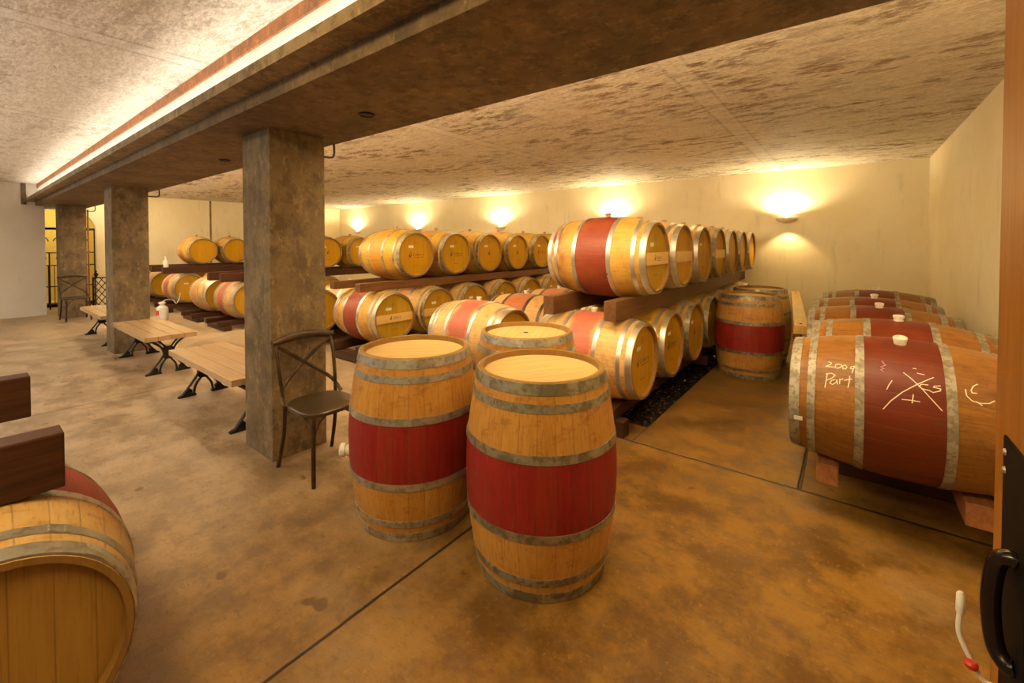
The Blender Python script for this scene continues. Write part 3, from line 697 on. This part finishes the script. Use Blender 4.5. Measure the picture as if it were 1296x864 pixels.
# ------------------------------------------------------------------ CHAIRS
def chair(loc, rz, label):
    t = thing('cross_back_chair', loc, label, 'chair', 'cross-backed metal chairs', rz)
    bz = M['bronze']; sh = .465
    # seat: rounded trapezoid with a dished top (faces +x)
    out = []; n = 44
    for i in range(n):
        a = 2 * PI * i / n; c, s = math.cos(a), math.sin(a)
        e = .62; x = .215 * math.copysign(abs(c) ** e, c); y = (.205 + .02 * (c)) * math.copysign(abs(s) ** e, s)
        out.append((x, y))
    bm = nb(); rings = []
    for k, z in ((0.0, sh - .012), (.45, sh - .012), (.85, sh - .006), (.97, sh), (1.0, sh - .006), (1.0, sh - .026), (.93, sh - .03), (0.0, sh - .03)):
        rings.append([bm.verts.new((0, 0, z))] if k == 0 else [bm.verts.new((x * k, y * k, z)) for x, y in out])
    for a, b in zip(rings, rings[1:]):
        for j in range(n):
            q = (j + 1) % n
            if len(a) == 1: bm.faces.new((a[0], b[j], b[q]))
            elif len(b) == 1: bm.faces.new((a[j], a[q], b[0]))
            else: bm.faces.new((a[j], a[q], b[q], b[j]))
    obj('seat', bm, M['chair_seat'], t)
    for s in (-1, 1):
        obj('leg', tube(nb(), bez([(.185, s * .165, sh - .028), (.192, s * .172, .25), (.215, s * .185, .0)], 6), [.015] * 6 + [.014] * 6 + [.012], 12), bz, t)
        obj('leg', tube(nb(), bez([(-.165, s * .185, sh - .028), (-.175, s * .190, .25), (-.245, s * .20, .0)], 6), .0135, 12), bz, t)
        obj('back_post', tube(nb(), bez([(-.165, s * .190, sh - .02), (-.19, s * .200, .60), (-.225, s * .205, .76), (-.262, s * .200, .875)], 6), .0125, 12), bz, t)
        obj('brace', tube(nb(), bez([(.19, s * .168, .30), (.175, s * .13, .38), (.16, s * .06, sh - .034)], 6), .007, 8), bz, t)
        obj('brace', tube(nb(), bez([(.19, s * .172, .30), (.15, s * .178, .38), (.08, s * .18, sh - .034)], 6), .007, 8), bz, t)
        obj('brace', tube(nb(), bez([(-.18, s * .188, .33), (-.14, s * .18, .40), (-.08, s * .17, sh - .034)], 6), .007, 8), bz, t)
        obj('cross_bar', tube(nb(), bez([(-.255 - .003 * s, -s * .19, .845), (-.262 + .004 * s, -s * .02, .715), (-.215, s * .17, .56), (-.12, s * .212, sh - .006)], 8), .0065, 10, flat=(2.0, (0, .5, 1))), bz, t)
    top = bez([(-.258, -.225, .868), (-.272, -.12, .887), (-.285, 0, .895), (-.272, .12, .887), (-.258, .225, .868)], 8)
    n_ = len(top); rs = [.0185 + .006 * math.sin(PI * i / (n_ - 1)) for i in range(n_)]
    obj('top_rail', tube(nb(), top, rs, 14, flat=(1.25, (0, 0, 1))), bz, t)
    return t
chair((-2.91, 1.585, 0), 0.0, 'bronze cross-backed chair in front of the nearest column')
chair((-12.55, 1.56, 0), 0.05, 'dark cross-backed chair in front of the farthest column')

# ------------------------------------------------------------------ BENCHES
def leg_bm():
    bm = nb(); K = (1.9, (1, 0, 0))
    for s in (-1, 1):
        tube(bm, bez([(0, s * .185, .020), (0, s * .135, .085), (0, s * .062, .19), (0, s * .045, .245), (0, s * .085, .34), (0, s * .175, .415)], 8), .011, 8, flat=K)
        tube(bm, bez([(0, s * .085, .020), (0, s * .07, .10), (0, s * .030, .165), (0, s * .012, .20)], 8), .011, 8, flat=K)
        tube(bm, bez([(0, s * .012, .27), (0, s * .04, .33), (0, s * .10, .415)], 8), .010, 8, flat=K)
        prism(bm, [(s * .070, 0), (s * .070, .022), (s * .12, .040), (s * .19, .026), (s * .222, .012), (s * .222, 0)], 'x', -.022, .022)
        prism(bm, [(s * .105, .02), (s * .10, .06), (s * .125, .085), (s * .16, .055), (s * .18, .02)], 'x', -.012, .012)
    prism(bm, [(-.055, .20), (-.035, .17), (.035, .17), (.055, .20), (.050, .25), (.062, .30), (.03, .325), (-.03, .325), (-.062, .30), (-.050, .25)], 'x', -.018, .018)
    box(bm, -.02, .02, -.215, .215, .408, .4215, .002)
    return bm
def bench(x0, x1, label, y0=1.35, y1=1.86):
    L = x1 - x0; t = thing('iron_legged_bench', ((x0 + x1) / 2, (y0 + y1) / 2, 0), label, 'bench', 'iron-legged benches')
    obj('bench_top', box(nb(), -L / 2, L / 2, -(y1 - y0) / 2, (y1 - y0) / 2, .4225, .478, .004), M['bench'], t, False)
    for s in (-1, 1): obj('leg', leg_bm(), M['iron'], t).location = (s * (L / 2 - .15), 0, 0)
    for s in (-1, 1): obj('stretcher', tube(nb(), [(-L / 2 + .15, s * .03, .285), (L / 2 - .15, s * .03, .285)], .010, 8), M['iron'], t)
    return t
bench(-5.50, -3.87, 'nearest wooden bench, its far end hidden by the near column')
bench(-8.03, -6.40, 'wooden bench with iron legs touching the middle column')
bench(-10.5, -8.84, 'farthest wooden bench, beyond the middle column')

# ------------------------------------------------------------------ iron gate, screen, jug, bottle
t = thing('iron_gate', (-14.9, 1.0, 0), 'black wrought iron scroll gate before the yellow alcove', 'gate')
for y in (.0, .42, 1.2): obj('gate_post', tube(nb(), [(0, y, 0), (0, y, 1.95 if y != .42 else 1.35)], .013, 8), M['iron'], t)
for z in (.12, .55, 1.05, 1.35, 1.92): obj('gate_rail', tube(nb(), [(0, 0, z), (0, 1.2, z)], .013 if z < 1.9 else .028, 8), M['iron'], t)
for k in range(11):
    y = .1 + k * .1; obj('gate_bar', tube(nb(), [(0, y, .12), (0, y, 1.05)], .007, 6), M['iron'], t)
for c, r, s in ((.28, .13, 1), (.62, .13, -1), (.95, .13, 1)):
    for zc in (1.62, 1.2):
        rr_ = r if zc > 1.3 else .09
        pts = [(0, c + s * rr_ * (1 - a / 9) * math.cos(a), zc + rr_ * (1 - a / 9) * math.sin(a)) for a in [i * .35 for i in range(20)]]
        obj('scroll', tube(nb(), pts, .009, 6), M['iron'], t)
t = thing('iron_screen', (-13.3, 1.93, 0), 'low black diamond-lattice iron screen with pointed finial by far column', 'screen')
for y in (0, .75): obj('post', tube(nb(), [(0, y, 0), (0, y, .82)], .016, 8), M['iron'], t)
for z in (.08, .80): obj('rail', tube(nb(), [(0, 0, z), (0, .75, z)], .014, 8), M['iron'], t)
bm = nb()
for k in range(-5, 8):
    for s in (-1, 1):
        p = []
        for i in range(25):
            z = .08 + .72 * i / 24; y = k * .11 + (i / 24 * .5 if s > 0 else .5 - i / 24 * .5)
            if 0 <= y <= .75: p.append((0, y, z))
        if len(p) > 1: tube(bm, p, .008, 6)
obj('lattice', bm, M['iron'], t)
for y in (.05, .38, .70): obj('finial', lathe(nb(), [(0, 0), (.03, .01), (.02, .03), (.045, .07), (.02, .11), (.01, .12), (.02, .14), (0, .17)], 12), M['iron'], t).location = (0, y, .805)

t = thing('plastic_jug', (-11.05, 2.62, 0), 'white plastic jug with red label on the floor behind bench', 'jug'); t.scale = (.8, .8, .9)
bm = nb(); lathe(bm, [(0, 0), (.115, 0), (.125, .02), (.125, .26), (.115, .30), (.05, .35), (.05, .38), (0, .38)], 28); obj('body', bm, M['white'], t)
obj('cap', lathe(nb(), [(0, .38), (.075, .38), (.08, .395), (.06, .42), (0, .425)], 20), M['white'], t)
bm = nb(); n = 10; rw = []
for i in range(n + 1):
    a = -PI * .55 + .95 * i / n; rw.append([bm.verts.new((.127 * math.cos(a), .127 * math.sin(a), z)) for z in (.13, .24)])
for a, b in zip(rw, rw[1:]): bm.faces.new((a[0], b[0], b[1], a[1]))
obj('red_label', bm, M['redp'], t)
obj('hose', tube(nb(), bez([(0, 0, .42), (.05, .08, .47), (.02, .22, .44), (-.02, .30, .36), (-.04, .36, .45), (-.05, .40, .60)], 8), .010, 8), M['white'], t)
t = thing('spray_bottle', (-12.19, 2.97, 1.031), 'small white spray bottle standing on a dark upper beam end', 'bottle')
obj('body', lathe(nb(), [(0, 0), (.045, 0), (.048, .01), (.048, .13), (.02, .17), (.018, .19), (0, .19)], 20), M['white'], t)
bm = nb(); box(bm, -.06, .03, -.012, .012, .205, .235, .004); lathe(bm, [(0, .19), (.018, .19), (.018, .21), (0, .21)], 12); obj('trigger_head', bm, M['white'], t)

# ------------------------------------------------------------------ plank trestle at the end of the aisle
t = thing('plank_trestle', (-.545, 6.96, 0), 'long yellow timber plank on posts left of the aged barrels', 'plank', None, math.radians(5.5))
obj('plank', box(nb(), -.062, .062, -1.82, 1.84, .67, .755, .004), M['plank'], t, False)
for y in (-.2, 1.6): obj('post', box(nb(), -.035, .035, y - .035, y + .035, 0, .6695, .003), M['plank'], t, False)
for y in (-1.7, 1.5): obj('bolt', lathe(nb(), [(0, .762), (.010, .760), (.014, .755)], 12), M['black'], t).location = (0, y, .0)
obj('tie_rod', tube(nb(), bez([(.0, -1.79, .67), (.04, -1.77, .40), (.10, -1.72, .0)], 6), .010, 6), M['pipe'], t)

# ------------------------------------------------------------------ the open door at the right edge
d = thing('door', (.212, 1.15, 0), 'orange pine door edge with black pull handle at the right side', 'door'); d.rotation_euler = (0, 0, math.radians(.0))
d['kind'] = 'structure'
obj('door_leaf', box(nb(), 0, .045, -.86, 0, .01, 2.15, .003), M['door'], d, False)
pl = obj('lock_plate', box(nb(), -.004, 0.0, -.20, -.072, .80, 1.25, .002), M['black'], d, False)
for z in (1.225, 1.195, .87): o = obj('screw', lathe(nb(), [(0, .0035), (.004, .003), (.006, 0)], 12), M['steel'], pl); o.rotation_euler = (0, -PI / 2, 0); o.location = (-.004, -.085, z)
hd = obj('pull_handle', tube(nb(), bez([(-.003, -.160, 1.083), (-.012, -.156, 1.084), (-.022, -.144, 1.064), (-.027, -.141, 1.0), (-.022, -.144, .936), (-.012, -.156, .916), (-.003, -.160, .917)], 8), .0120, 16), M['blackgloss'], d)
lv = obj('latch_lever', tube(nb(), bez([(-.0, -.03, .786), (-.015, -.03, .790), (-.034, -.03, .828), (-.045, -.03, .860), (-.044, -.03, .898)], 8), .0042, 10), M['white'], d)
obj('grip', tube(nb(), [(-.044, -.03, .892), (-.044, -.03, .898), (-.0435, -.03, .930), (-.0435, -.03, .935)], [.004, .0062, .0062, .003], 10), M['white'], lv)
obj('red_knob', lathe(nb(), [(0, 0), (.009, .001), (.010, .008), (.007, .012), (0, .013)], 14), M['redp'], lv).location = (-.030, -.038, .808)
